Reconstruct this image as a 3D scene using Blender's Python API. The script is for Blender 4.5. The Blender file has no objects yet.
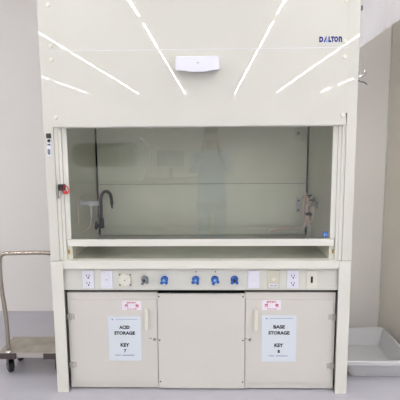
import bpy, bmesh, math, random
from mathutils import Vector, Matrix
random.seed(4)
C = bpy.context.scene.collection
S = bpy.context.scene
PI = math.pi

# ------------------------------------------------------------ materials
def lin(c):
    return tuple(((v/255)/12.92 if v/255 <= .04045 else ((v/255+.055)/1.055)**2.4) for v in c) + (1,)

def mat(name, rgb, rough=.5, metal=0, coat=0, coat_rough=.03, var=.03, scale=6, bump=0, bscale=200, spec=.5, rgb2=None):
    m = bpy.data.materials.new(name); m.use_nodes = True
    nt = m.node_tree; b = nt.nodes['Principled BSDF']
    b.inputs['Roughness'].default_value = rough
    b.inputs['Metallic'].default_value = metal
    b.inputs['Coat Weight'].default_value = coat
    b.inputs['Coat Roughness'].default_value = coat_rough
    b.inputs['Specular IOR Level'].default_value = spec
    tc = nt.nodes.new('ShaderNodeTexCoord')
    n = nt.nodes.new('ShaderNodeTexNoise'); n.inputs['Scale'].default_value = scale; n.inputs['Detail'].default_value = 5
    nt.links.new(tc.outputs['Object'], n.inputs['Vector'])
    r = nt.nodes.new('ShaderNodeValToRGB'); c = lin(rgb)
    r.color_ramp.elements[0].position = .3; r.color_ramp.elements[1].position = .7
    r.color_ramp.elements[0].color = tuple(v*(1-var) for v in c[:3]) + (1,)
    r.color_ramp.elements[1].color = lin(rgb2) if rgb2 else tuple(min(1, v*(1+var)) for v in c[:3]) + (1,)
    nt.links.new(n.outputs['Fac'], r.inputs['Fac']); nt.links.new(r.outputs['Color'], b.inputs['Base Color'])
    if bump:
        n2 = nt.nodes.new('ShaderNodeTexNoise'); n2.inputs['Scale'].default_value = bscale
        nt.links.new(tc.outputs['Object'], n2.inputs['Vector'])
        bp = nt.nodes.new('ShaderNodeBump'); bp.inputs['Strength'].default_value = bump; bp.inputs['Distance'].default_value = .002
        nt.links.new(n2.outputs['Fac'], bp.inputs['Height']); nt.links.new(bp.outputs['Normal'], b.inputs['Normal'])
    return m

def emis(name, rgb, s):
    m = bpy.data.materials.new(name); m.use_nodes = True
    b = m.node_tree.nodes['Principled BSDF']
    b.inputs['Base Color'].default_value = lin(rgb)
    b.inputs['Emission Color'].default_value = lin(rgb); b.inputs['Emission Strength'].default_value = s
    return m

def glass(name, tint, ior=1.5, rough=.0):
    m = bpy.data.materials.new(name); m.use_nodes = True
    nt = m.node_tree; nt.nodes.clear()
    o = nt.nodes.new('ShaderNodeOutputMaterial'); mx = nt.nodes.new('ShaderNodeMixShader')
    t = nt.nodes.new('ShaderNodeBsdfTransparent'); g = nt.nodes.new('ShaderNodeBsdfGlossy')
    t.inputs['Color'].default_value = tint + (1,); g.inputs['Roughness'].default_value = rough
    f = nt.nodes.new('ShaderNodeFresnel'); f.inputs['IOR'].default_value = ior
    nt.links.new(f.outputs['Fac'], mx.inputs['Fac']); nt.links.new(t.outputs[0], mx.inputs[1]); nt.links.new(g.outputs[0], mx.inputs[2])
    nt.links.new(mx.outputs[0], o.inputs['Surface'])
    return m

M = {}
M['gloss'] = mat('ivory_gloss_paint', (209, 207, 198), .5, coat=1, coat_rough=.0, var=.006, scale=2, spec=.1)
M['gloss'].node_tree.nodes['Principled BSDF'].inputs['Coat IOR'].default_value = 1.42
M['paint'] = mat('ivory_paint', (218, 216, 207), .42, coat=.25, coat_rough=.12, var=.015, scale=3)
M['door'] = mat('ivory_door_paint', (208, 204, 197), .42, coat=.2, coat_rough=.15, var=.015, scale=3)
M['service'] = mat('service_panel_paint', (212, 211, 202), .5, var=.015)
M['liner'] = mat('liner_board', (236, 235, 219), .4, coat=.3, coat_rough=.1, var=.03, scale=5)
M['worktop'] = mat('worktop_resin', (198, 198, 184), .2, coat=.6, coat_rough=.05, var=.05, scale=9)
M['black'] = mat('black_rubber', (14, 14, 14), .5)
M['dark'] = mat('dark_plastic', (44, 44, 46), .35)
M['gap'] = mat('gap_shade_black', (5, 5, 5), .9)  # near black, stands for the shade inside gaps and slots
M['white'] = mat('white_plastic', (224, 222, 232), .35, var=.01)
M['lav'] = mat('lavender_white_plastic', (226, 225, 235), .4, var=.01)
M['beige'] = mat('beige_plastic', (206, 201, 185), .4, var=.01)
M['cream'] = mat('cream_plastic', (222, 218, 206), .4, var=.01)
M['grey'] = mat('grey_plastic', (120, 124, 135), .4)
M['blue'] = mat('blue_plastic', (35, 90, 170), .35)
M['bluel'] = mat('pale_blue_plastic', (120, 165, 215), .35)
M['chrome'] = mat('chrome', (200, 198, 195), .18, metal=1)
M['steel'] = mat('brushed_steel', (150, 145, 138), .35, metal=1)
M['tube'] = mat('cart_tube_steel', (176, 166, 155), .25, metal=1)
M['brass'] = mat('brass', (190, 160, 90), .3, metal=1)
M['navy'] = mat('navy_ink', (14, 14, 110), .4)
M['sky'] = mat('light_blue_ink', (110, 170, 220), .4)
M['ink'] = mat('black_ink', (10, 10, 14), .6)
M['inkb'] = mat('blue_ink', (50, 60, 150), .6)
M['inkg'] = mat('grey_ink', (110, 130, 170), .6)
M['red'] = mat('red_ink', (176, 20, 50), .5)
M['redp'] = mat('red_plastic', (190, 40, 40), .35)
M['paper'] = mat('white_paper', (213, 219, 226), .7, var=.01)
M['stick'] = mat('sticker_paper', (232, 222, 232), .5, var=.01)
M['hose'] = mat('pink_beige_rubber', (226, 202, 192), .5, var=.05)
M['clear'] = glass('clear_tube', (.9, .9, .9), 1.35, .05)
M['glass'] = glass('sash_glass', (.965, .975, .955), 1.6)
M['wall'] = mat('wall_panel', (226, 222, 218), .55, var=.012, scale=1.5)
M['wallc'] = mat('wall_panel_recess', (238, 233, 227), .55, var=.012, scale=1.5)
M['wallr'] = mat('wall_board_right', (236, 230, 219), .55, var=.012, scale=1.5)
M['ceil'] = mat('ceiling_board', (228, 225, 222), .8, var=.02)
M['floor'] = mat('vinyl_floor', (177, 174, 181), .32, var=.03, scale=4, spec=.4)
M['tray'] = mat('grey_tray_plastic', (194, 193, 194), .45, var=.03, scale=5)
M['ply'] = mat('worn_plywood', (146, 138, 126), .7, var=.14, scale=9, rgb2=(166, 158, 146))
M['rail'] = mat('dull_brown_rubber', (70, 60, 60), .6)
M['film'] = None
M['blackp'] = mat('matt_black_paint', (16, 16, 18), .45)
M['hinge'] = mat('satin_hinge', (190, 184, 176), .4, metal=.4)
M['framep'] = mat('grey_frame_paint', (168, 160, 158), .45)
M['lampw'] = mat('lamp_housing', (225, 225, 225), .5)
M['lamp'] = emis('lamp_tube', (249, 251, 252), 82)
M['skin'] = mat('skin', (196, 150, 125), .5)
M['gown'] = mat('light_blue_cloth', (165, 200, 238), .8, var=.06, scale=14)
M['trous'] = mat('pale_blue_trousers', (170, 198, 230), .8, var=.06, scale=14)
M['hair'] = mat('black_hair', (20, 17, 15), .6, bump=.6)
M['screen'] = mat('monitor_screen', (120, 122, 140), .3)
M['eq'] = mat('equipment_white', (240, 240, 240), .4)
M['eqd'] = mat('equipment_grey', (70, 72, 70), .3)
M['bench'] = mat('bench_grey', (150, 150, 150), .5)

def film_mat():
    m = bpy.data.materials.new('milky_film'); m.use_nodes = True
    nt = m.node_tree; b = nt.nodes['Principled BSDF']; out = nt.nodes['Material Output']
    b.inputs['Base Color'].default_value = (.93, .91, .93, 1); b.inputs['Roughness'].default_value = .35
    t = nt.nodes.new('ShaderNodeBsdfTransparent'); tr = nt.nodes.new('ShaderNodeBsdfTranslucent')
    tr.inputs['Color'].default_value = (.93, .91, .93, 1)
    m1 = nt.nodes.new('ShaderNodeMixShader'); m1.inputs['Fac'].default_value = .45
    m2 = nt.nodes.new('ShaderNodeMixShader'); m2.inputs['Fac'].default_value = .78
    nt.links.new(b.outputs[0], m1.inputs[1]); nt.links.new(tr.outputs[0], m1.inputs[2])
    nt.links.new(t.outputs[0], m2.inputs[1]); nt.links.new(m1.outputs[0], m2.inputs[2])
    nt.links.new(m2.outputs[0], out.inputs['Surface'])
    return m
M['film'] = film_mat()

# ------------------------------------------------------------ mesh helpers
class MB:
    def __init__(s): s.bm = bmesh.new()
    def box(s, x0, x1, y0, y1, z0, z1, bev=0, seg=2):
        r = bmesh.ops.create_cube(s.bm, size=1)
        vs = r['verts']
        for v in vs:
            v.co = Vector(((x0+x1)/2 + v.co.x*(x1-x0), (y0+y1)/2 + v.co.y*(y1-y0), (z0+z1)/2 + v.co.z*(z1-z0)))
        if bev:
            es = list({e for v in vs for e in v.link_edges})
            bmesh.ops.bevel(s.bm, geom=es, offset=bev, segments=seg, affect='EDGES', profile=.5)
        return s
    def cyl(s, p0, p1, r0, r1=None, n=20, bev=0):
        p0 = Vector(p0); p1 = Vector(p1); d = p1-p0
        r = bmesh.ops.create_cone(s.bm, cap_ends=True, segments=n, radius1=r0, radius2=r0 if r1 is None else r1, depth=d.length)
        q = d.to_track_quat('Z', 'Y').to_matrix().to_4x4(); m = Matrix.Translation((p0+p1)/2) @ q
        bmesh.ops.transform(s.bm, matrix=m, verts=r['verts'])
        if bev:
            fs = {f for v in r['verts'] for f in v.link_faces if len(f.verts) > 4}
            es = list({e for f in fs for e in f.edges})
            bmesh.ops.bevel(s.bm, geom=es, offset=bev, segments=2, affect='EDGES', profile=.5)
        return s
    def rotz(s, c, ang):
        bmesh.ops.rotate(s.bm, cent=c, matrix=Matrix.Rotation(ang, 3, 'Z'), verts=s.bm.verts); return s
    def ball(s, c, rx, ry=None, rz=None, n=16):
        r = bmesh.ops.create_uvsphere(s.bm, u_segments=n, v_segments=max(8, n//2+2), radius=1)
        for v in r['verts']:
            v.co = Vector((c[0]+v.co.x*rx, c[1]+v.co.y*(ry or rx), c[2]+v.co.z*(rz or rx)))
        return s
    def tube(s, pts, r, n=10, closed=False, smooth=3):
        P = [Vector(p) for p in pts]
        for _ in range(smooth):   # Chaikin rounding
            Q = []; N = len(P)
            if closed:
                for i in range(N):
                    a, b = P[i], P[(i+1) % N]; Q += [a*.75+b*.25, a*.25+b*.75]
            else:
                Q = [P[0]]
                for i in range(N-1):
                    a, b = P[i], P[i+1]
                    if i > 0: Q.append(a*.75+b*.25)
                    if i < N-2: Q.append(a*.25+b*.75)
                Q.append(P[-1])
            P = Q
        rings = []; up = None
        for i, p in enumerate(P):
            if closed: t = P[(i+1) % len(P)]-P[i-1]
            else: t = P[min(i+1, len(P)-1)]-P[max(i-1, 0)]
            t.normalize()
            if up is None:
                up = t.orthogonal().normalized()
            up = (up - t*up.dot(t)).normalized(); side = t.cross(up)
            rings.append([s.bm.verts.new(p + (up*math.cos(a)+side*math.sin(a))*r) for a in [2*PI*k/n for k in range(n)]])
        L = len(rings)
        for i in range(L if closed else L-1):
            a, b = rings[i], rings[(i+1) % L]
            for k in range(n):
                try: s.bm.faces.new((a[k], a[(k+1) % n], b[(k+1) % n], b[k]))
                except ValueError: pass
        if not closed:
            s.bm.faces.new(rings[0][::-1]); s.bm.faces.new(rings[-1])
        return s
    def prism(s, poly, y0, y1, bev=0):
        """outline in x,z extruded along y"""
        a = [s.bm.verts.new((x, y0, z)) for x, z in poly]; b = [s.bm.verts.new((x, y1, z)) for x, z in poly]
        n = len(poly); s.bm.faces.new(a); s.bm.faces.new(b[::-1])
        for i in range(n): s.bm.faces.new((a[i], b[i], b[(i+1) % n], a[(i+1) % n]))
        return s
    def loft(s, loops):
        """stack of equal length vertex loops joined, capped at both ends"""
        R = [[s.bm.verts.new(p) for p in lp] for lp in loops]; n = len(R[0])
        for a, b in zip(R, R[1:]):
            for k in range(n): s.bm.faces.new((a[k], a[(k+1) % n], b[(k+1) % n], b[k]))
        s.bm.faces.new(R[0][::-1]); s.bm.faces.new(R[-1])
        return s

ORG = {}
def world_org(o):
    p = Vector((0, 0, 0))
    while o is not None: p = p + o.location; o = o.parent
    return p
def shade(me, ang=35):
    for p in me.polygons: p.use_smooth = True
    try: me.set_sharp_from_angle(angle=math.radians(ang))
    except Exception: pass
def obj(name, mb, m, parent=None, label=None):
    bmesh.ops.recalc_face_normals(mb.bm, faces=mb.bm.faces)
    me = bpy.data.meshes.new(name); mb.bm.to_mesh(me); mb.bm.free(); me.materials.append(m)
    o = bpy.data.objects.new(name, me); C.objects.link(o)
    c = sum((v.co for v in me.vertices), Vector())/max(1, len(me.vertices))
    off = world_org(parent) if parent is not None else Vector((0, 0, 0))
    me.transform(Matrix.Translation(-c))
    o.location = c-off
    if parent is not None: o.parent = parent
    shade(me)
    wn = o.modifiers.new('normals', 'WEIGHTED_NORMAL'); wn.keep_sharp = True; wn.weight = 100
    if label: o['label'] = label
    return o
def tag(o, label, cat, group=None):
    o['label'] = label; o['category'] = cat
    if group: o['group'] = group
    return o
def thing(name, label, cat, loc, group=None):
    o = bpy.data.objects.new(name, None); C.objects.link(o); o.location = loc; o.empty_display_size = .1
    return tag(o, label, cat, group)
def struct(name, mb, m):
    o = obj(name, mb, m); o['kind'] = 'structure'; return o
def copy_tree(o, parent=None):
    c = o.copy(); C.objects.link(c); c.parent = parent
    for ch in [k for k in bpy.data.objects if k.parent == o]: copy_tree(ch, c)
    return c

def text_mesh(items, y, name, m, parent, label=None):
    """items: (string, centre x, baseline z, cap height, wanted width or None, boldness); faces -y"""
    bm = bmesh.new()
    for (st, cx, z, h, w, bold) in items:
        cu = bpy.data.curves.new('t', 'FONT'); cu.body = st; cu.size = 1; cu.extrude = 0; cu.offset = bold
        cu.resolution_u = 3
        to = bpy.data.objects.new('t', cu); C.objects.link(to)
        bpy.context.view_layer.update()
        dg = bpy.context.evaluated_depsgraph_get()
        me = bpy.data.meshes.new_from_object(to.evaluated_get(dg))
        bpy.data.objects.remove(to); 
        if not me.vertices: continue
        xs = [v.co.x for v in me.vertices]; ys = [v.co.y for v in me.vertices]
        x0, x1, y0, y1 = min(xs), max(xs), min(ys), max(ys)
        sy = h/(y1-y0); sx = (w/(x1-x0)) if w else sy
        for v in me.vertices:
            X, Y = v.co.x, v.co.y
            v.co = ((X-(x0+x1)/2)*sx+cx, y, z+(Y-y0)*sy)
        bm.from_mesh(me); bpy.data.meshes.remove(me)
    r = bmesh.ops.extrude_face_region(bm, geom=list(bm.faces))
    for v in [g for g in r['geom'] if isinstance(g, bmesh.types.BMVert)]: v.co.y -= .0004
    mb = MB(); mb.bm.free(); mb.bm = bm
    return obj(name, mb, m, parent, label)

# ------------------------------------------------------------ room
H = 3.28; K = 1.36
YB, YR, XR = 1.355, 1.0, 1.457
struct('floor', MB().box(-5.2, 5.2, -15.6, 1.5, -.1, 0), M['floor'])
struct('ceiling', MB().box(-5.2, 5.2, -15.6, 1.5, H, H+.1), M['ceil'])
struct('wall_back', MB().box(-5.1, .6, YB, YB+.1, 0, H), M['wall'])
struct('wall_recess', MB().box(.6, XR, YR, YR+.1, 0, H), M['wallc'])
struct('wall_recess_side', MB().box(.6, .7, YR+.1, YB+.1, 0, H), M['wall'])
struct('wall_right', MB().box(XR, XR+.12, .2, YR+.1, 0, H), M['wallr'])
struct('wall_right_return', MB().box(XR+.12, 5.1, .2, .3, 0, H), M['wall'])
struct('wall_left', MB().box(-5.2, -5.1, -15.5, YB, 0, H), M['wall'])
struct('wall_far_right', MB().box(5.1, 5.2, -15.5, .3, 0, H), M['wall'])
struct('wall_front', MB().box(-5.2, 5.2, -15.6, -15.5, 0, H), M['wall'])
struct('trim_1', MB().box(XR-.006, XR, YR-.012, YR, 0, H), M['service'])

# ceiling lamps: six rows of tube lights running front to back
def make_lamp():
    t = thing('ceiling_lamp', 'slim white fluorescent batten light in a straight ceiling row', 'ceiling lamp', (0, 0, H), 'fluorescent lights in rows on the ceiling')
    obj('lamp_housing', MB().box(-.028, .028, -.69*K, .69*K, H-.022, H, .003), M['lampw'], t)
    obj('lamp_diffuser', MB().box(-.016, .016, -.66*K, .66*K, H-.0235, H-.0222), M['lamp'], t)
    return t
rows = [-3.3, -1.94, -.66, .745, 1.89, 3.12]
ys = [-1.53-1.64*k for k in range(5)]
lamp0 = make_lamp(); first = True
for x in rows:
    for k in range(-1, 6):  # the unseen lamps nearest the hood are added to light the walls
        y = 2.6535-(2.6535+1.53+1.64*k)*K
        o = lamp0 if first else copy_tree(lamp0)
        first = False
        o.location = (.0717+(x-.0717)*K, y, H)

# ------------------------------------------------------------ fume hood
T = 2.63
hood = thing('fume_hood', 'tall ivory laboratory fume hood with glass sash and glossy upper panels', 'fume hood', (0, 0, 0))
for s in (-1, 1):
    def bx(mb, xa, xb, *a, **k): return mb.box(min(s*xa, s*xb), max(s*xa, s*xb), *a, **k)
    m = MB(); bx(m, .845, .9, 0, .06, .848, T, .002); bx(m, .872, .9, .06, .85, .848, T, .001)
    obj('post', m, M['paint'] if 0 else M['gloss'], hood)
    m = MB(); bx(m, .829, .9, 0, .012, 0, .846, .002); bx(m, .848, .9, .0121, .06, 0, .846); bx(m, .872, .9, .06, .85, 0, .846, .001)
    obj('leg', m, M['paint'], hood)
    m = MB(); bx(m, .78, .845, .05, .87 if 0 else .70, .847, 2.3)
    obj('side_liner', m, M['liner'], hood)
    m = MB()
    bx(m, .825, .845, .012, .05, .848, 1.66, .0015)
    bx(m, .8068, .8249, .020, .05, .848, 1.66, .0015)
    obj('sash_guide', m, M['paint'], hood)
    m = MB(); bx(m, .793, .803, .028, .036, .885, .91, .001)
    obj('sash_stop', m, M['brass'], hood, 'small brass stop')
obj('upper_panel', MB().box(-.849, .833, -.005, .012, 2.0715, T, .0015), M['gloss'], hood)
obj('lower_panel', MB().box(-.846, .836, -.005, .012, 1.645, 2.0695, .0015), M['gloss'], hood)
obj('panel_backing', MB().box(-.8449, .8449, .0125, .0138, 1.71, T), M['paint'], hood)
obj('panel_joint', MB().box(-.846, .836, -.0058, .012, 2.0692, 2.0718, .0008), M['lav'], hood, 'pale joint line between the two panels')
obj('panel_flange', MB().box(-.845, .845, .014, .028, 1.638, 1.70), M['paint'], hood)
obj('top_cover', MB().box(-.871, .871, .0605, .85, 2.60, T), M['paint'], hood)
obj('chamber_ceiling', MB().box(-.779, .779, .06, .70, 2.26, 2.30), M['liner'], hood)
# rear baffle in three boards with dark slots between and beside them
m = MB()
for z0, z1 in ((.93, 1.2385), (1.2415, 2.25)): m.box(-.772, .772, .70, .712, z0, z1, .001)
obj('baffle', m, M['liner'], hood)
obj('back_duct', MB().box(-.845, .845, .76, .80, .848, 2.3), M['gap'], hood, 'duct back coloured black for the shade behind the slots')  # black colour gives the depth behind the baffle its shade
m = MB(); m.box(-.772, .772, .74, .752, .85, .925); m.box(-.772, .772, .716, .722, .866, .872)
m.box(-.772, .772, .716, .722, .892, .897)
obj('lower_baffle', m, M['liner'], hood)
for s in (-1, 1):
    obj('slot_shade', MB().box(min(s*.768, s*.7795), max(s*.768, s*.7795), .694, .70, 1.13 , 2.25), M['gap'], hood, 'black strip standing for the shade in the vertical slot')  # black strip laid over the corner slot as its shade
obj('worktop', MB().box(-.845, .845, .061, .76, .80, .847), M['worktop'], hood)
obj('worktop_edge', MB().box(-.8285, .8285, 0, .060, .798, .847, .003), M['paint'], hood)
# sash
sash = obj('sash', MB().box(-.802, .802, .024, .044, .932, .974, .003), M['paint'], hood)
for s in (-1, 1): obj('sash_stile', MB().box(min(s*.777, s*.806), max(s*.777, s*.806), .030, .042, .975, 1.75, .001), M['paint'], sash)
obj('sash_pane', MB().box(-.7765, .7765, .033, .038, .9745, 1.75), M['glass'], sash)
# note stuck on glass (faint lavender) and blue label
obj('pane_label', MB().box(.735, .765, .031, .0325, .984, 1.016), M['inkb'], sash, 'small blue and white label on the glass')
obj('pane_label_print', MB().box(.740, .748, .0304, .0309, .990, 1.008).prism([(.752, .992), (.760, .992), (.760, 1.004), (.756, 1.010), (.752, 1.004)], .0304, .0309), M['sky'], sash)
# red sash latch on the left guide
latch = obj('sash_latch', MB().box(-.832, -.790, -.010, .0115, 1.276, 1.314, .003).cyl((-.812, -.010, 1.297), (-.812, -.020, 1.297), .013), M['dark'], hood)
obj('latch_clip', MB().tube([(-.792, -.014, 1.308), (-.776, -.014, 1.304), (-.764, -.014, 1.282), (-.772, -.014, 1.256), (-.795, -.014, 1.262), (-.80, -.014, 1.28)], .0035, closed=True).cyl((-.784, -.016, 1.268), (-.784, -.010, 1.268), .010), M['redp'], latch, 'red clip')
obj('latch_key', MB().box(-.834, -.826, -.010, -.006, 1.236, 1.276, .001).cyl((-.83, -.010, 1.236), (-.83, -.006, 1.236), .007), M['steel'], latch)

# round screw covers down both panel edges
for x, z in ((-.835, 2.32), (-.832, 2.099), (-.831, 2.024), (-.824, 1.70), (.819, 2.32), (.817, 2.101), (.818, 2.02), (.818, 1.70)):
    obj('screw_cap', MB().cyl((x, -.005, z), (x, -.013, z), .0125, .0115, n=24, bev=.002), M['cream'], hood)

# lettering on the upper panel
text_mesh([('D', .6860, 2.099, .031, .023, .09), ('L', .7335, 2.099, .031, .016, .09), ('T', .7490, 2.099, .031, .0185, .09),
           ('O', .7685, 2.099, .031, .0225, .085), ('n', .7915, 2.099, .031, .0195, .055)], -.0055, 'lettering', M['navy'], hood, 'navy lettering')
m = MB(); m.prism([(.6985, 2.099), (.7070, 2.099), (.7175, 2.130), (.7110, 2.130)], -.006, -.0052)
obj('lettering_stroke', m, M['navy'], hood)
m = MB(); m.prism([(.7098, 2.099), (.7245, 2.099), (.7195, 2.122), (.7165, 2.118)], -.006, -.0052)
obj('lettering_accent', m, M['sky'], hood)
obj('panel_trim', MB().box(.8335, .8447, -.0035, .012, 1.71, T), M['gloss'], hood)

# service panel with sockets, plates and taps
obj('service_panel', MB().box(-.840, .840, .030, .045, .657, .797), M['service'], hood)
obj('shadow_gap_board', MB().box(-.847, .847, .10, .105, .0, .657), M['gap'], hood, 'black board standing for the shade in the gaps')  # added black sheet, shade of the gaps round the cabinets
obj('gap_shade_strip', MB().box(-.840, .840, .0455, .0995, .645, .657), M['gap'], hood)  # black filler, painted shade in the gap under the service panel
import sys
CAMP = (455.96, .1354, .0254, -.0081, .0717, 2.6535, 1.5775)
PY = .030
zc = .7250
def plate(xc, w, h, m, name='socket_plate', label=None, d=.008):
    return obj(name, MB().box(xc-w/2, xc+w/2, PY-d, PY-.0002, zc-h/2, zc+h/2, .003), m, hood, label)
def socket(xc, name='wall_socket'):
    p = plate(xc, .072, .114, M['white'], name, 'white duplex power socket')
    for dz in (.022, -.024):
        z = zc+dz
        obj('socket_face', MB().cyl((xc, PY-.008, z), (xc, PY-.0105, z), .018, n=24), M['white'], p)
        m = MB(); m.box(xc-.010, xc-.006, PY-.0112, PY-.0105, z-.002, z+.010); m.box(xc+.006, xc+.010, PY-.0112, PY-.0105, z-.001, z+.010)
        m.cyl((xc+.002, PY-.0112, z-.009), (xc+.002, PY-.0105, z-.009), .005, n=10)
        obj('socket_hole', m, M['ink'], p)
def pxx(px): # px on the service panel row -> world x
    return -.822 + (px-64.3)*1.644/(338.6-64.3)
socket(pxx(87.4))
p = plate(pxx(106.3), .072, .114, M['lav'], 'switch_plate', 'pale lavender switch plate')
x = pxx(106.3)
obj('switch_rocker', MB().box(x-.019, x+.021, PY-.0115, PY-.008, zc-.048, zc+.046, .0015), M['white'], p)
obj('switch_lamp', MB().cyl((x+.002, PY-.013, zc), (x+.002, PY-.0115, zc), .0035, n=10), M['grey'], p)
x = pxx(125)
p = obj('round_cover', MB().cyl((x, PY-.0002, zc-.003), (x, PY-.014, zc-.003), .039, .037, n=40, bev=.003), M['cream'], hood, 'round cream cover')
obj('cover_screw', MB().cyl((x, PY-.0155, zc-.003), (x, PY-.014, zc-.003), .004, n=10), M['grey'], p)
for a in (45, 135, 225, 315):
    m = MB(); m.cyl((x+.046*math.cos(math.radians(a)), PY-.0002, zc-.003+.046*math.sin(math.radians(a))), (x+.046*math.cos(math.radians(a)), PY-.004, zc-.003+.046*math.sin(math.radians(a))), .0045, n=8)
    obj('cover_tab', m, M['dark'], p)
def tap(px, mm, mc, tilt, label, dot):
    x = pxx(px); z = zc
    p = obj('service_tap', MB().cyl((x, PY-.0002, z), (x, PY-.008, z), .024, .021, n=24, bev=.002).cyl((x, PY-.008, z), (x, PY-.02, z), .011, n=16), mm, hood, label)
    m = MB(); ca, sa = math.cos(tilt), math.sin(tilt)
    out = []
    for k in range(36):
        a = 2*PI*k/36; r = .0165+.003*math.cos(3*a)
        out.append((x+r*math.cos(a), z+.003+r*math.sin(a)))
    m.prism(out, PY-.036, PY-.0205)
    for sgn in (-1, 1):
        cx, cz = sgn*.015*ca+.014*sa, sgn*.015*sa-.014*ca
        m.cyl((x+cx, PY-.034, z+cz), (x+cx, PY-.0205, z+cz), .0085, n=14)
    obj('tap_handle', m, mm, p)
    obj('tap_cap', MB().cyl((x, PY-.0385, z+.003), (x, PY-.036, z+.003), .009, n=16), mc, p)
    if dot: obj('tap_mark', MB().cyl((x+.003, PY-.0012, z+.047), (x+.003, PY-.0002, z+.047), .004, n=10), M['navy'], p)
tap(145.2, M['grey'], M['dark'], .3, 'grey service tap', False)
tap(165.2, M['blue'], M['bluel'], 0, None, False)
tap(197, M['blue'], M['bluel'], -.15, None, True)
tap(216.5, M['blue'], M['bluel'], .35, None, True)
tap(236.2, M['blue'], M['dark'], 0, None, False)
p = plate(pxx(255.7), .070, .110, M['white'], 'switch_plate', 'white switch plate'); x = pxx(255.7)
obj('switch_rocker', MB().box(x-.018, x+.018, PY-.012, PY-.008, zc-.046, zc-.004, .0015).box(x-.018, x+.018, PY-.010, PY-.008, zc-.002, zc+.046, .001), M['white'], p)
p = plate(pxx(275.7), .074, .114, M['beige'], 'gas_alarm_plate', 'beige plate with round button and label'); x = pxx(275.7)
obj('round_button', MB().cyl((x, PY-.013, zc+.004), (x, PY-.008, zc+.004), .012, n=20, bev=.001), M['cream'], p)
obj('plate_label', MB().box(x-.028, x+.028, PY-.009, PY-.008, zc-.048, zc-.026), M['white'], p)
text_mesh([('ON  OFF', x, zc-.041, .008, .04, .01)], PY-.0091, 'plate_print', M['ink'], p)
socket(pxx(295))
p = plate(pxx(314), .066, .112, M['cream'], 'slot_plate', 'cream plate with black slot'); x = pxx(314)
obj('slot_switch', MB().box(x-.006, x+.006, PY-.011, PY-.008, zc-.020, zc+.020, .001), M['black'], p)
# middle removable panel with six screws
mp = obj('access_panel', MB().box(-.2645, .2735, .038, .055, .012, .630, .001), M['door'], hood)
for x in (-.255, .262):
    for z in (.612, .330, .055): obj('panel_screw', MB().cyl((x, .0365, z), (x, .038, z), .005, n=10), M['dark'], mp)
obj('kick_rail', MB().box(-.2600, .2700, .056, .09, .0, .05), M['door'], hood)

# fittings in the chamber: swan-neck faucet on the left liner
p = obj('faucet', MB().cyl((-.78, .62, .945), (-.770, .62, .945), .030, n=20).cyl((-.770, .62, .945), (-.735, .62, .945), .014).cyl((-.735, .62, .928), (-.735, .62, 1.0), .020, .017, n=16, bev=.002), M['blackp'], hood, 'black swan-neck water faucet')
obj('spout', MB().tube([(-.735, .62, .99), (-.735, .62, 1.07), (-.735, .62, 1.165), (-.70, .62, 1.205), (-.660, .61, 1.185), (-.652, .605, 1.13), (-.652, .605, 1.10)], .0115, n=12), M['blackp'], p)
obj('spout_tip', MB().cyl((-.652, .605, 1.105), (-.650, .605, 1.075), .008, .0055), M['blackp'], p)
obj('control_lever', MB().cyl((-.735, .602, 1.02), (-.735, .575, 1.025), .009).cyl((-.735, .575, 1.025), (-.735, .565, 1.027), .016), M['blackp'], p)
# white valve and tube loop made up for a ghostly reflection in the glass
VY, VZ = .27, 1.16
p = obj('reflection_valve', MB().cyl((-.78, VY, VZ), (-.772, VY, VZ), .024).cyl((-.772, VY, VZ), (-.70, VY, VZ+.003), .012, n=14, bev=.001).box(-.724, -.694, VY-.014, VY+.014, VZ-.018, VZ+.018, .004).cyl((-.712, VY, VZ-.01), (-.712, VY, VZ-.085), .008, .006), M['white'], hood, 'white valve shape standing for a reflection, with down-pointing nozzle')
obj('reflection_knob', MB().cyl((-.694, VY, VZ), (-.664, VY, VZ), .015, n=12, bev=.002), M['white'], p)
th = obj('reflection_tubing', MB().tube([(-.712, VY, VZ-.086), (-.716, VY-.01, VZ-.14), (-.74, VY-.05, VZ-.185), (-.768, VY-.10, VZ-.14), (-.770, VY-.11, VZ-.02), (-.770, VY-.08, VZ+.045), (-.770, VY-.03, VZ+.05), (-.770, VY-.01, VZ+.027)], .0035, n=8), M['hose'])
tag(th, 'thin loop of tubing standing for a curled reflection inside the hood, left side', 'tube')
# right side valves
for (yy, z, dx) in ((.46, 1.150, 0), (.37, 1.130, .005)):
    p = obj('gas_valve', MB().cyl((.78, yy, z), (.766, yy, z), .022).cyl((.766, yy, z), (.735, yy, z), .008).ball((.742, yy, z), .013), M['steel'], hood, 'grey gas valve')
    obj('valve_lever', MB().cyl((.742, yy, z+.011), (.742, yy, z+.028), .005).box(.722, .762, yy-.006, yy+.006, z+.026, z+.036, .003), M['dark'], p)
    obj('hose_barb', MB().cyl((.737, yy, z), (.715, yy-.01, z-.022), .006, .004), M['steel'], p)
p = obj('hose_clip', MB().box(.695, .717, .655, .70, 1.03, 1.14, .003), M['white'], hood, 'white hose bracket')
obj('clip_screw', MB().cyl((.706, .655, 1.12), (.706, .650, 1.12), .006).cyl((.706, .655, 1.05), (.706, .650, 1.05), .006), M['dark'], p)
m = MB(); x0 = .752
m = MB()
m.tube([(.726, .62, 1.155), (.71, .625, 1.10), (.712, .62, 1.0), (.735, .61, .955), (.755, .60, 1.0), (.757, .59, 1.10), (.745, .60, 1.16)], .0095, closed=True, n=10)
m.tube([(.738, .585, 1.15), (.722, .58, 1.08), (.727, .58, .99), (.748, .575, .965), (.766, .57, 1.02), (.762, .57, 1.12)], .0095, closed=True, n=10)
m.tube([(.70, .60, 1.14), (.715, .60, 1.18), (.735, .60, 1.15), (.725, .60, 1.05), (.73, .60, .98), (.71, .62, .925), (.64, .64, .92), (.56, .65, .905), (.50, .655, .875)], .0095, n=10)
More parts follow.
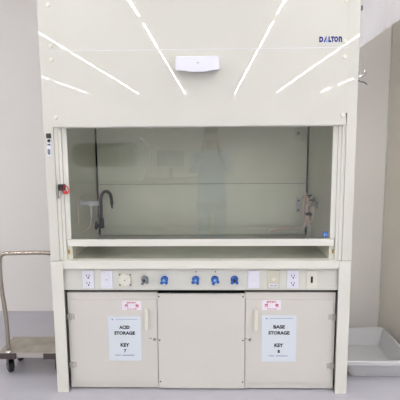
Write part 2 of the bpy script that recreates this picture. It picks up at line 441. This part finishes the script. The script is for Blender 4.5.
m.tube([(.735, .56, 1.0), (.74, .53, .94), (.72, .50, .895), (.68, .50, .87), (.71, .46, .862), (.76, .45, .862)], .004, n=8)
for v in m.bm.verts: v.co.y -= .13 if v.co.x > .70 else .13*max(0, (v.co.x-.5)/.2); v.co.z += .016
h = obj('rubber_hose', m, M['hose']); tag(h, 'coiled pinkish beige rubber hose hanging inside the hood near the right rear corner', 'hose')
obj('hose_tie', MB().box(.717, .765, .435, .50, 1.046, 1.064, .003), M['black'], h, 'black tie')
p = obj('chamber_socket', MB().box(.665, .735, .690, .6995, 1.545, 1.64, .003), M['liner'], hood, 'small square cover plate on the rear baffle')
obj('socket_button', MB().box(.69, .712, .686, .690, 1.59, 1.615, .002), M['grey'], p)

# ------------------------------------------------------------ storage cabinets under the hood
def cabinet(x0, x1, hinge, words, num, label):
    t = thing('storage_cabinet', label, 'cabinet', ((x0+x1)/2, .05, .0))
    m = MB(); y0 = .0455; y1 = .098
    # carcass behind the front is deeper than the gap board, which stops at the cabinet sides
    m.box(x0, x1, y0, y1, .010, .637, .002)
    obj('cabinet_body', m, M['door'], t)
    m = MB()
    for fx in (x0+.03, x1-.03): m.cyl((fx, .075, 0), (fx, .075, .011), .014, n=16)
    obj('foot', m, M['dark'], t)
    hs = -1 if hinge == 'left' else 1
    dx0, dx1 = (x0+.014, x1-.002) if hs < 0 else (x0+.002, x1-.014)
    d = obj('door', MB().box(dx0, dx1, .036, .0450, .052, .596, .002), M['door'], t)
    hx = dx0+.006 if hs < 0 else dx1-.006
    for z in (.483, .167):
        hh = obj('hinge', MB().cyl((hx, .032, z-.019), (hx, .032, z+.019), .006, n=12).box(hx-.024, hx+.024, .0325, .0358, z-.017, z+.017, .001), M['hinge'], d)
    lx = dx1-.018 if hs < 0 else dx0+.028
    gx = dx1-.062 if hs < 0 else dx0+.062
    obj('door_handle', MB().box(gx-.011, gx+.011, .008, .018, .406, .540, .004).box(gx-.009, gx+.009, .018, .0358, .409, .426, .002).box(gx-.009, gx+.009, .018, .0358, .520, .537, .002), M['cream'], d, 'cream bow handle')
    obj('lock', MB().cyl((lx, .0358, .337), (lx, .029, .337), .009, n=18, bev=.001).box(lx-.0012, lx+.0012, .0285, .029, .331, .343), M['steel'], d, 'round key lock')
    obj('lock_mark', MB().box(lx-.034, lx-.016, .0352, .0359, .342, .3445).box(lx+.014*hs*-1, lx+.014*hs*-1+.012, .0352, .0359, .336, .338), M['dark'], d)
    return t
def lettering(t, sx0, sx1, sz0, sz1, word, num, kx0, kx1, kz0, kz1):
    c = (sx0+sx1)/2; w = sx1-sx0; h = sz1-sz0; y = .0357
    p = obj('paper_sign', MB().box(sx0, sx1, y-.0008, y, sz0, sz1), M['paper'], t, word+' STORAGE KEY '+num+' sheet')
    b = .05
    f = lambda v: sz1 - v*h
    text_mesh([(word, c, f(.285), .023, .066 if word == 'ACID' else .071, b), ('STORAGE', c, f(.415), .023, .130, b),
               ('KEY', c, f(.685), .024, .056, b), (num, c, f(.815), .022, .015, b)], y-.0009, 'sign_lettering', M['ink'], p)
    text_mesh([('Contact:', c-.045, f(.885), .0075, .036, .02)], y-.0009, 'sign_small_print', M['ink'], p)
    text_mesh([('use@the lab office', c+.018, f(.885), .0075, .075, .02)] if 0 else [('administrator', c+.02, f(.885), .0075, .076, .02)], y-.0009, 'sign_underlined_print', M['inkb'], p)
    m = MB(); m.box(c-w*.27, c+w*.40, y-.0013, y-.0009, f(.071), f(.063)); m.cyl((c-w*.36, y-.0014, f(.07)), (c-w*.36, y-.0009, f(.07)), .005, n=10)
    obj('sign_header_line', m, M['inkg'], p)
    q = obj('warning_sticker', MB().box(kx0, kx1, y-.0008, y, kz0, kz1), M['stick'], t, 'small white and red warning sticker')
    kc = (kx0+kx1)/2; kw = kx1-kx0; kh = kz1-kz0
    text_mesh([('医薬用外', kc, kz0+kh*.72, kh*.2, kw*.5, .02), ('劇', kc-kw*.28, kz0+kh*.30, kh*.36, kw*.17, .02), ('物', kc+kw*.28, kz0+kh*.30, kh*.36, kw*.17, .02),
               ('取扱注意', kc, kz0+kh*.07, kh*.1, kw*.5, .01)], y-.0009, 'sticker_lettering', M['red'], q)
tA = cabinet(-.826, -.2665, 'left', 'ACID', '7', 'ivory acid storage cabinet with hinges on its left, under the hood')
k_ = 1.0136; gx_ = lambda v: .0717+(v-.0717)*k_; gz_ = lambda v: 1.5775+(v-1.5775)*k_
lettering(tA, gx_(-.567), gx_(-.364), gz_(.214), gz_(.501), 'ACID', '7', gx_(-.476), gx_(-.358), gz_(.541), gz_(.598))
tB = cabinet(.2755, .828, 'right', 'BASE', '8', 'ivory base storage cabinet with hinges on its right, under the hood')
lettering(tB, gx_(.374), gx_(.584), gz_(.212), gz_(.509), 'BASE', '8', gx_(.374), gx_(.489), gz_(.542), gz_(.604))

# ------------------------------------------------------------ things fixed to the hood
t = thing('wall_box', 'white rounded plastic box mounted at the centre of the upper hood panels', 'box', (0, -.005, 1.94))
obj('box_body', MB().box(-.126, .120, -.060, -.0055, 1.955, 2.025, .008, 3), M['lav'], t)
m = MB(); m.prism([(-.122, 1.972), (.116, 1.972), (.116, 1.951), (.07, 1.947), (.045, 1.940), (-.045, 1.940), (-.07, 1.947), (-.122, 1.949)], -.064, -.0602)
obj('front_flap', m, M['lav'], t)
text_mesh([('JW', 0, 1.982, .010, .014, .02)], -.0603, 'box_mark', M['grey'], t)

t = thing('key_holder', 'small black and white key holder clipped on the left hood post', 'key holder', (-.87, 0, 1.48))
obj('holder_clip', MB().box(-.884, -.858, -.012, -.0003, 1.582, 1.610, .002).cyl((-.871, -.014, 1.596), (-.871, -.012, 1.596), .006), M['dark'], t)
obj('holder_ring', MB().cyl((-.869, -.0135, 1.568), (-.869, -.0105, 1.568), .009, n=16).box(-.876, -.862, -.0135, -.0105, 1.543, 1.549), M['black'], t)
obj('holder_card', MB().box(-.880, -.858, -.010, -.0003, 1.540, 1.581, .001), M['lav'], t)
obj('holder_tag', MB().box(-.885, -.858, -.010, -.0003, 1.478, 1.538, .003), M['lav'], t)
obj('tag_print', MB().box(-.880, -.864, -.0107, -.0101, 1.488, 1.520), M['grey'], t)

t = thing('coat_hook', 'chrome hook with a thin cord fixed on the right side of the hood', 'hook', (.91, .2, 1.895))
obj('hook_plate', MB().box(.9003, .906, .16, .22, 1.90, 1.99, .001), M['steel'], t)
obj('hook_arm', MB().tube([(.906, .19, 1.935), (.95, .19, 1.935), (.985, .185, 1.938), (.995, .18, 1.96), (.990, .18, 1.972)], .008).cyl((.950, .19, 1.925), (.950, .19, 1.965), .014, n=16, bev=.003), M['chrome'], t)
obj('hook_cord', MB().tube([(.945, .187, 1.925), (.965, .18, 1.905), (.99, .17, 1.90), (1.005, .165, 1.885)], .0028, n=6), M['dark'], t)

# milky film hanging beside the hood
def film():
    m = MB(); bm = m.bm
    cols = 26; rowsn = 22; rings = []
    for side in (0, .0018):
        g = []
        for i in range(cols+1):
            u = i/cols; x = .906 + u*(1.452-.906)
            zb = 2.055 + u*.38
            col = []
            for j in range(rowsn+1):
                v = j/rowsn; z = zb+(2.60-zb)*v
                y = .50 + .012*math.sin(u*19+v*2)*(1-.4*v) + .006*math.sin(u*41+1) + side
                col.append(bm.verts.new((x, y, z)))
            g.append(col)
        rings.append(g)
    A, B = rings
    for i in range(cols):
        for j in range(rowsn):
            bm.faces.new((A[i][j], A[i+1][j], A[i+1][j+1], A[i][j+1])); bm.faces.new((B[i][j], B[i][j+1], B[i+1][j+1], B[i+1][j]))
    for i in range(cols):
        bm.faces.new((A[i][0], B[i][0], B[i+1][0], A[i+1][0])); bm.faces.new((A[i][-1], A[i+1][-1], B[i+1][-1], B[i][-1]))
    for j in range(rowsn):
        bm.faces.new((A[0][j], A[0][j+1], B[0][j+1], B[0][j])); bm.faces.new((A[-1][j], B[-1][j], B[-1][j+1], A[-1][j+1]))
    return m
f = obj('plastic_sheet', film(), M['film']); tag(f, 'milky plastic sheet hanging between the hood and the right wall', 'plastic sheet')
obj('sheet_clip', MB().box(1.045, 1.066, .485, .52, 2.395, 2.425, .003).cyl((1.055, .478, 2.41), (1.055, .485, 2.41), .006), M['grey'], f, 'small dark clip')
obj('sheet_rail', MB().cyl((.902, .50, 2.60), (1.456, .50, 2.60), .012), M['steel'], f)

# ------------------------------------------------------------ platform trolley on the left
t = thing('platform_trolley', 'low steel platform trolley with tube handle standing left of the hood', 'trolley', (-1.14, .3, 0))
X0, X1, Y0, Y1, Z = -1.366, -.915, .185, .44, .165
obj('deck', MB().box(X0+.006, X1-.006, Y0+.012, Y1, Z-.014, Z, .002), M['ply'], t)
for a, b in ((Y0, Y0+.011), (Y1+.001, Y1+.010)): obj('deck_frame', MB().box(X0, X1, a, b, Z-.030, Z+.001, .002), M['framep'], t)
for a, b in ((X0-.006, X0+.135), (X1-.135, X1-.0)):
    obj('corner_bumper', MB().box(a, b, Y0-.010, Y0-.0005, Z-.036, Z+.004, .004), M['rail'], t)
hx0, hx1, hy = -1.296, -.965, .215
m = MB().tube([(hx0, hy, Z), (hx0+.0, hy, .4), (hx0-.022, hy, .62), (hx0-.022, hy, .80), (hx0+.0, hy, .838), (hx0+.05, hy, .842), (-1.1, hy, .845), (hx1-.03, hy, .845), (hx1+.012, hy, .835), (hx1+.016, hy, .78), (hx1, hy, .5), (hx1, hy, Z)], .0135, n=14)
obj('handle', m, M['tube'], t)
m = MB()
for x in (hx0, hx1): obj('handle_collar', MB().cyl((x, hy, Z), (x, hy, Z+.012), .022, .016, n=16), M['chrome'], t)
for x, dx in ((-1.297, -.014), (-.975, .0)):
    for y in (.240, .40):
        q = (x, y, 0); an = .75 if x < -1.2 else .3
        x2 = x
        c = obj('caster', MB().cyl((x, y, Z-.031), (x, y, Z-.014), .024).box(x2-.019, x2+.019, y-.02, y+.03, Z-.038, Z-.0315, .001).box(x2-.019, x2-.015, y-.010, y+.038, .03, Z-.038, .001).box(x2+.015, x2+.019, y-.010, y+.038, .03, Z-.038, .001).rotz(q, an), M['dark'], t)
        obj('wheel', MB().cyl((x-.0135, y+.022, .042), (x+.0135, y+.022, .042), .042, n=28, bev=.004).rotz(q, an), M['black'], c)
        obj('axle', MB().cyl((x-.021, y+.022, .042), (x+.021, y+.022, .042), .009, n=12).cyl((x-.0145, y+.022, .042), (x+.0145, y+.022, .042), .022, n=20).rotz(q, an), M['grey'], c)

# ------------------------------------------------------------ grey tray on the right
def rr(x0, x1, y0, y1, z, r, n=6):
    P = []
    for cx, cy, a0 in ((x1-r, y1-r, 0), (x0+r, y1-r, 90), (x0+r, y0+r, 180), (x1-r, y0+r, 270)):
        for k in range(n+1):
            a = math.radians(a0+90*k/n); P.append((cx+r*math.cos(a), cy+r*math.sin(a), z))
    return P
def ring(a, e): return (a[0]+e, a[1]-e, a[2]+e, a[3]-e)
top = (.925, 1.385, .150, .700); bot = (.985, 1.33, .215, .655)
L = [rr(*bot, .001, .03), rr(*ring(top, .014), .108, .03), rr(*ring(top, .013), .110, .03), rr(*top, .110, .035), rr(*top, .132, .035),
     rr(*ring(top, .004), .136, .03), rr(*ring(top, .018), .136, .022), rr(*ring(top, .022), .132, .02), rr(*ring(bot, .010), .016, .018), rr(*ring(bot, .02), .011, .016)]
tr = obj('storage_tray', MB().loft(L), M['tray']); tag(tr, 'shallow grey plastic tray on the floor right of the hood', 'tray')
# small floor skirting? none in the photo

# ------------------------------------------------------------ across the room, seen in the sash reflection
t = thing('lab_bench', 'grey lab bench with white legs across the room', 'bench', (-1.4, -5.9, 0))
obj('bench_top', MB().box(-3.0, .15, -6.3, -5.6, .76, .80, .004), M['bench'], t)
for x in (-2.96, .07):
    for y in (-6.26, -5.68): obj('leg', MB().box(x, x+.05, y, y+.05, 0, .76, .002), M['eq'], t)
t = thing('glove_box', 'white instrument cabinet with rounded dark window on the bench', 'instrument', (-1.9, -5.9, .8))
prof = [(-2.6, .801), (-1.22, .801), (-1.10, .98), (-1.10, 1.42), (-1.28, 1.62), (-2.6, 1.62)]
obj('instrument_body', MB().prism(prof, -6.2, -5.72), M['eq'], t)
def rrp(x0, x1, z0, z1, r):
    return [(p[0], p[1]) for p in rr(x0, x1, z0, z1, 0, r)]
obj('window', MB().prism(rrp(-2.5, -1.28, 1.06, 1.50, .14), -5.7195, -5.712), M['eqd'], t)
obj('window_ring', MB().prism(rrp(-1.62, -1.30, 1.08, 1.46, .13), -5.7115, -5.70), M['eq'], t)
obj('window_pane', MB().prism(rrp(-1.60, -1.32, 1.10, 1.44, .12), -5.6995, -5.695), M['eqd'], t)
t = thing('monitor', 'flat computer monitor on the bench across the room', 'monitor', (-.68, -5.9, .8))
obj('monitor_bezel', MB().box(-.98, -.42, -5.93, -5.90, 1.03, 1.37, .006), M['eq'], t)
obj('screen', MB().box(-.96, -.44, -5.8995, -5.896, 1.05, 1.35), M['screen'], t)
obj('stand', MB().box(-.74, -.66, -5.96, -5.931, .815, 1.15, .004).box(-.82, -.58, -6.02, -5.85, .801, .815, .004), M['eqd'], t)

# ------------------------------------------------------------ the photographer, seen only in reflections
PX, PYY = .0717, -3.02
def skin(name, nodes, edges, m, parent, lvl=2, root=0):
    me = bpy.data.meshes.new(name); off = world_org(parent)
    cen = Vector(nodes[root][0])
    me.from_pydata([Vector(n[0])-cen for n in nodes], edges, []); me.materials.append(m)
    o = bpy.data.objects.new(name, me); C.objects.link(o); o.parent = parent; o.location = cen-off
    md = o.modifiers.new('skin', 'SKIN'); md.use_smooth_shade = True
    for i, n in enumerate(nodes):
        r = n[1] if isinstance(n[1], tuple) else (n[1], n[1])
        me.skin_vertices[0].data[i].radius = r; me.skin_vertices[0].data[i].use_root = (i == root)
    s2 = o.modifiers.new('sub', 'SUBSURF'); s2.levels = lvl; s2.render_levels = lvl
    return o
def person():
    t = thing('person', 'person in a light blue coat standing back from the hood, holding up a phone', 'person', (PX, PYY, 0))
    x, y = PX, PYY
    N = []; Ed = []
    def n(p, r): N.append(((x+p[0], y+p[1], p[2]), r)); return len(N)-1
    def chain(a, pts):
        for p, r in pts:
            b = n(p, r); Ed.append((a, b)); a = b
        return a
    pel = n((0, 0, .93), (.15, .105))
    ch = chain(pel, [((0, 0, 1.10), (.135, .095)), ((0, -.01, 1.28), (.155, .11)), ((0, -.01, 1.38), (.12, .085))])
    nk = chain(ch, [((0, .0, 1.46), .055), ((0, .015, 1.52), .058), ((0, .03, 1.58), (.075, .09)), ((0, .03, 1.65), (.072, .088)), ((0, .02, 1.70), (.045, .055))])
    wr = {}
    for s in (-1, 1):
        chain(pel, [((s*.09, 0, .84), .09), ((s*.10, .01, .50), .058), ((s*.105, .0, .28), .052), ((s*.11, -.01, .09), .036), ((s*.115, .04, .05), .038), ((s*.125, .15, .03), (.040, .026))])
        e = chain(ch, [((s*.17, -.01, 1.375), .058), ((s*.215, .02, 1.27), .047), ((s*.225, .10, 1.17), .040), ((s*.15, .22, 1.32), .035), ((s*.088, .315, 1.475), .026)])
        p = chain(e, [((s*.078, .325, 1.51), (.030, .018)), ((s*.070, .330, 1.545), (.034, .017))])
        for k in range(4):   # four fingers behind the phone edge, curling inwards
            L = (.040, .046, .044, .034)[k]; z = 1.595-.019*k
            b = n((s*.080, .330+.004*k, z-.004), .0095); Ed.append((p, b))
            chain(b, [((s*(.083-.012), .338, z+.004), .0088), ((s*(.070-L*.45), .3405, z+.004), .0078), ((s*(.070-L*.8), .3405, z+.002), .007)])
        b = n((s*.062, .312, 1.525), .0125); Ed.append((p, b))
        chain(b, [((s*.050, .316, 1.55), .0105), ((s*.040, .322, 1.572), .0085)])
    skin('body', N, Ed, M['skin'], t, 2, pel)
    # coat
    N, Ed = [], []
    global_n = N
    def n2(p, r): N.append(((x+p[0], y+p[1], p[2]), r)); return len(N)-1
    def ch2(a, pts):
        for p, r in pts:
            b = n2(p, r); Ed.append((a, b)); a = b
        return a
    pel = n2((0, 0, .93), (.19, .14)); ch2(pel, [((0, 0, .78), (.20, .15)), ((0, 0, .62), (.215, .16))])
    c2 = ch2(pel, [((0, 0, 1.12), (.175, .13)), ((0, -.01, 1.28), (.185, .14)), ((0, -.01, 1.37), (.15, .11)), ((0, 0, 1.43), (.075, .07))])
    sh = 4
    for s in (-1, 1):
        ch2(5, [((s*.17, -.01, 1.365), .078), ((s*.218, .02, 1.26), .066), ((s*.228, .10, 1.165), .058), ((s*.155, .215, 1.31), .048), ((s*.105, .29, 1.42), .040)])
    skin('coat', N, Ed, M['gown'], t, 2, 0)
    N, Ed = [], []
    pel = n2((0, 0, .88), (.155, .115))
    for s in (-1, 1):
        ch2(pel, [((s*.10, 0, .76), .095), ((s*.105, .01, .50), .078), ((s*.11, 0, .28), .068), ((s*.112, -.01, .10), .062)])
    skin('trousers', N, Ed, M['trous'], t, 2, 0)
    obj('hair', MB().ball((x, y+.008, 1.672), .086, .100, .082, 24).ball((x, y-.03, 1.61), .078, .070, .085, 20), M['hair'], t)
    m = MB()
    for s in (-1, 1): m.ball((x+s*.031, y+.107, 1.615), .011, .008, .008)
    obj('eyes', m, M['ink'], t)
    obj('nose', MB().cyl((x, y+.105, 1.615), (x, y+.130, 1.578), .006, .012, n=10).ball((x, y+.122, 1.578), .013), M['skin'], t)
    obj('mouth', MB().ball((x, y+.113, 1.545), .022, .008, .006), M['redp'], t)
    m = MB()
    for s in (-1, 1): m.ball((x+s*.078, y+.02, 1.60), .010, .018, .030)
    obj('ears', m, M['skin'], t)
    m = MB()
    for s in (-1, 1): m.box(x+s*.118-.048, x+s*.118+.048, y-.075, y+.205, 0, .065, .02, 3)
    obj('shoes', m, M['eq'], t)
person()
t = thing('phone', 'white phone held up at eye height by the person', 'phone', (PX, -2.675, 1.57))
obj('phone_body', MB().box(PX-.070, PX+.070, -2.676, -2.669, 1.552, 1.62, .003), M['eq'], t)
obj('camera_lens', MB().cyl((PX, -2.669, 1.5775), (PX, -2.667, 1.5775), .005, n=16), M['black'], t)

# ------------------------------------------------------------ camera, world, view
f, pi_, ya, ro, cx, D, cz = CAMP
Fv = Vector((-math.sin(ya)*math.cos(pi_), math.cos(ya)*math.cos(pi_), -math.sin(pi_)))
Rv = Fv.cross(Vector((0, 0, 1))).normalized(); Uv = Rv.cross(Fv)
R2 = Rv*math.cos(ro)+Uv*math.sin(ro); U2 = -Rv*math.sin(ro)+Uv*math.cos(ro)
cam = bpy.data.cameras.new('camera'); co = bpy.data.objects.new('camera', cam); C.objects.link(co)
co.matrix_world = Matrix(((R2.x, U2.x, -Fv.x, cx), (R2.y, U2.y, -Fv.y, -D), (R2.z, U2.z, -Fv.z, cz), (0, 0, 0, 1)))
cam.sensor_width = 36; cam.lens = f/400*36; 
cam.clip_start = .02
S.camera = co
w = bpy.data.worlds.new('world'); S.world = w; w.use_nodes = True
w.node_tree.nodes['Background'].inputs[0].default_value = (.8, .8, .82, 1); w.node_tree.nodes['Background'].inputs[1].default_value = .0
S.view_settings.view_transform = 'Standard'; S.view_settings.look = 'None'
S.view_settings.exposure = 0.27; S.view_settings.gamma = 1; S.view_settings.use_curve_mapping = False
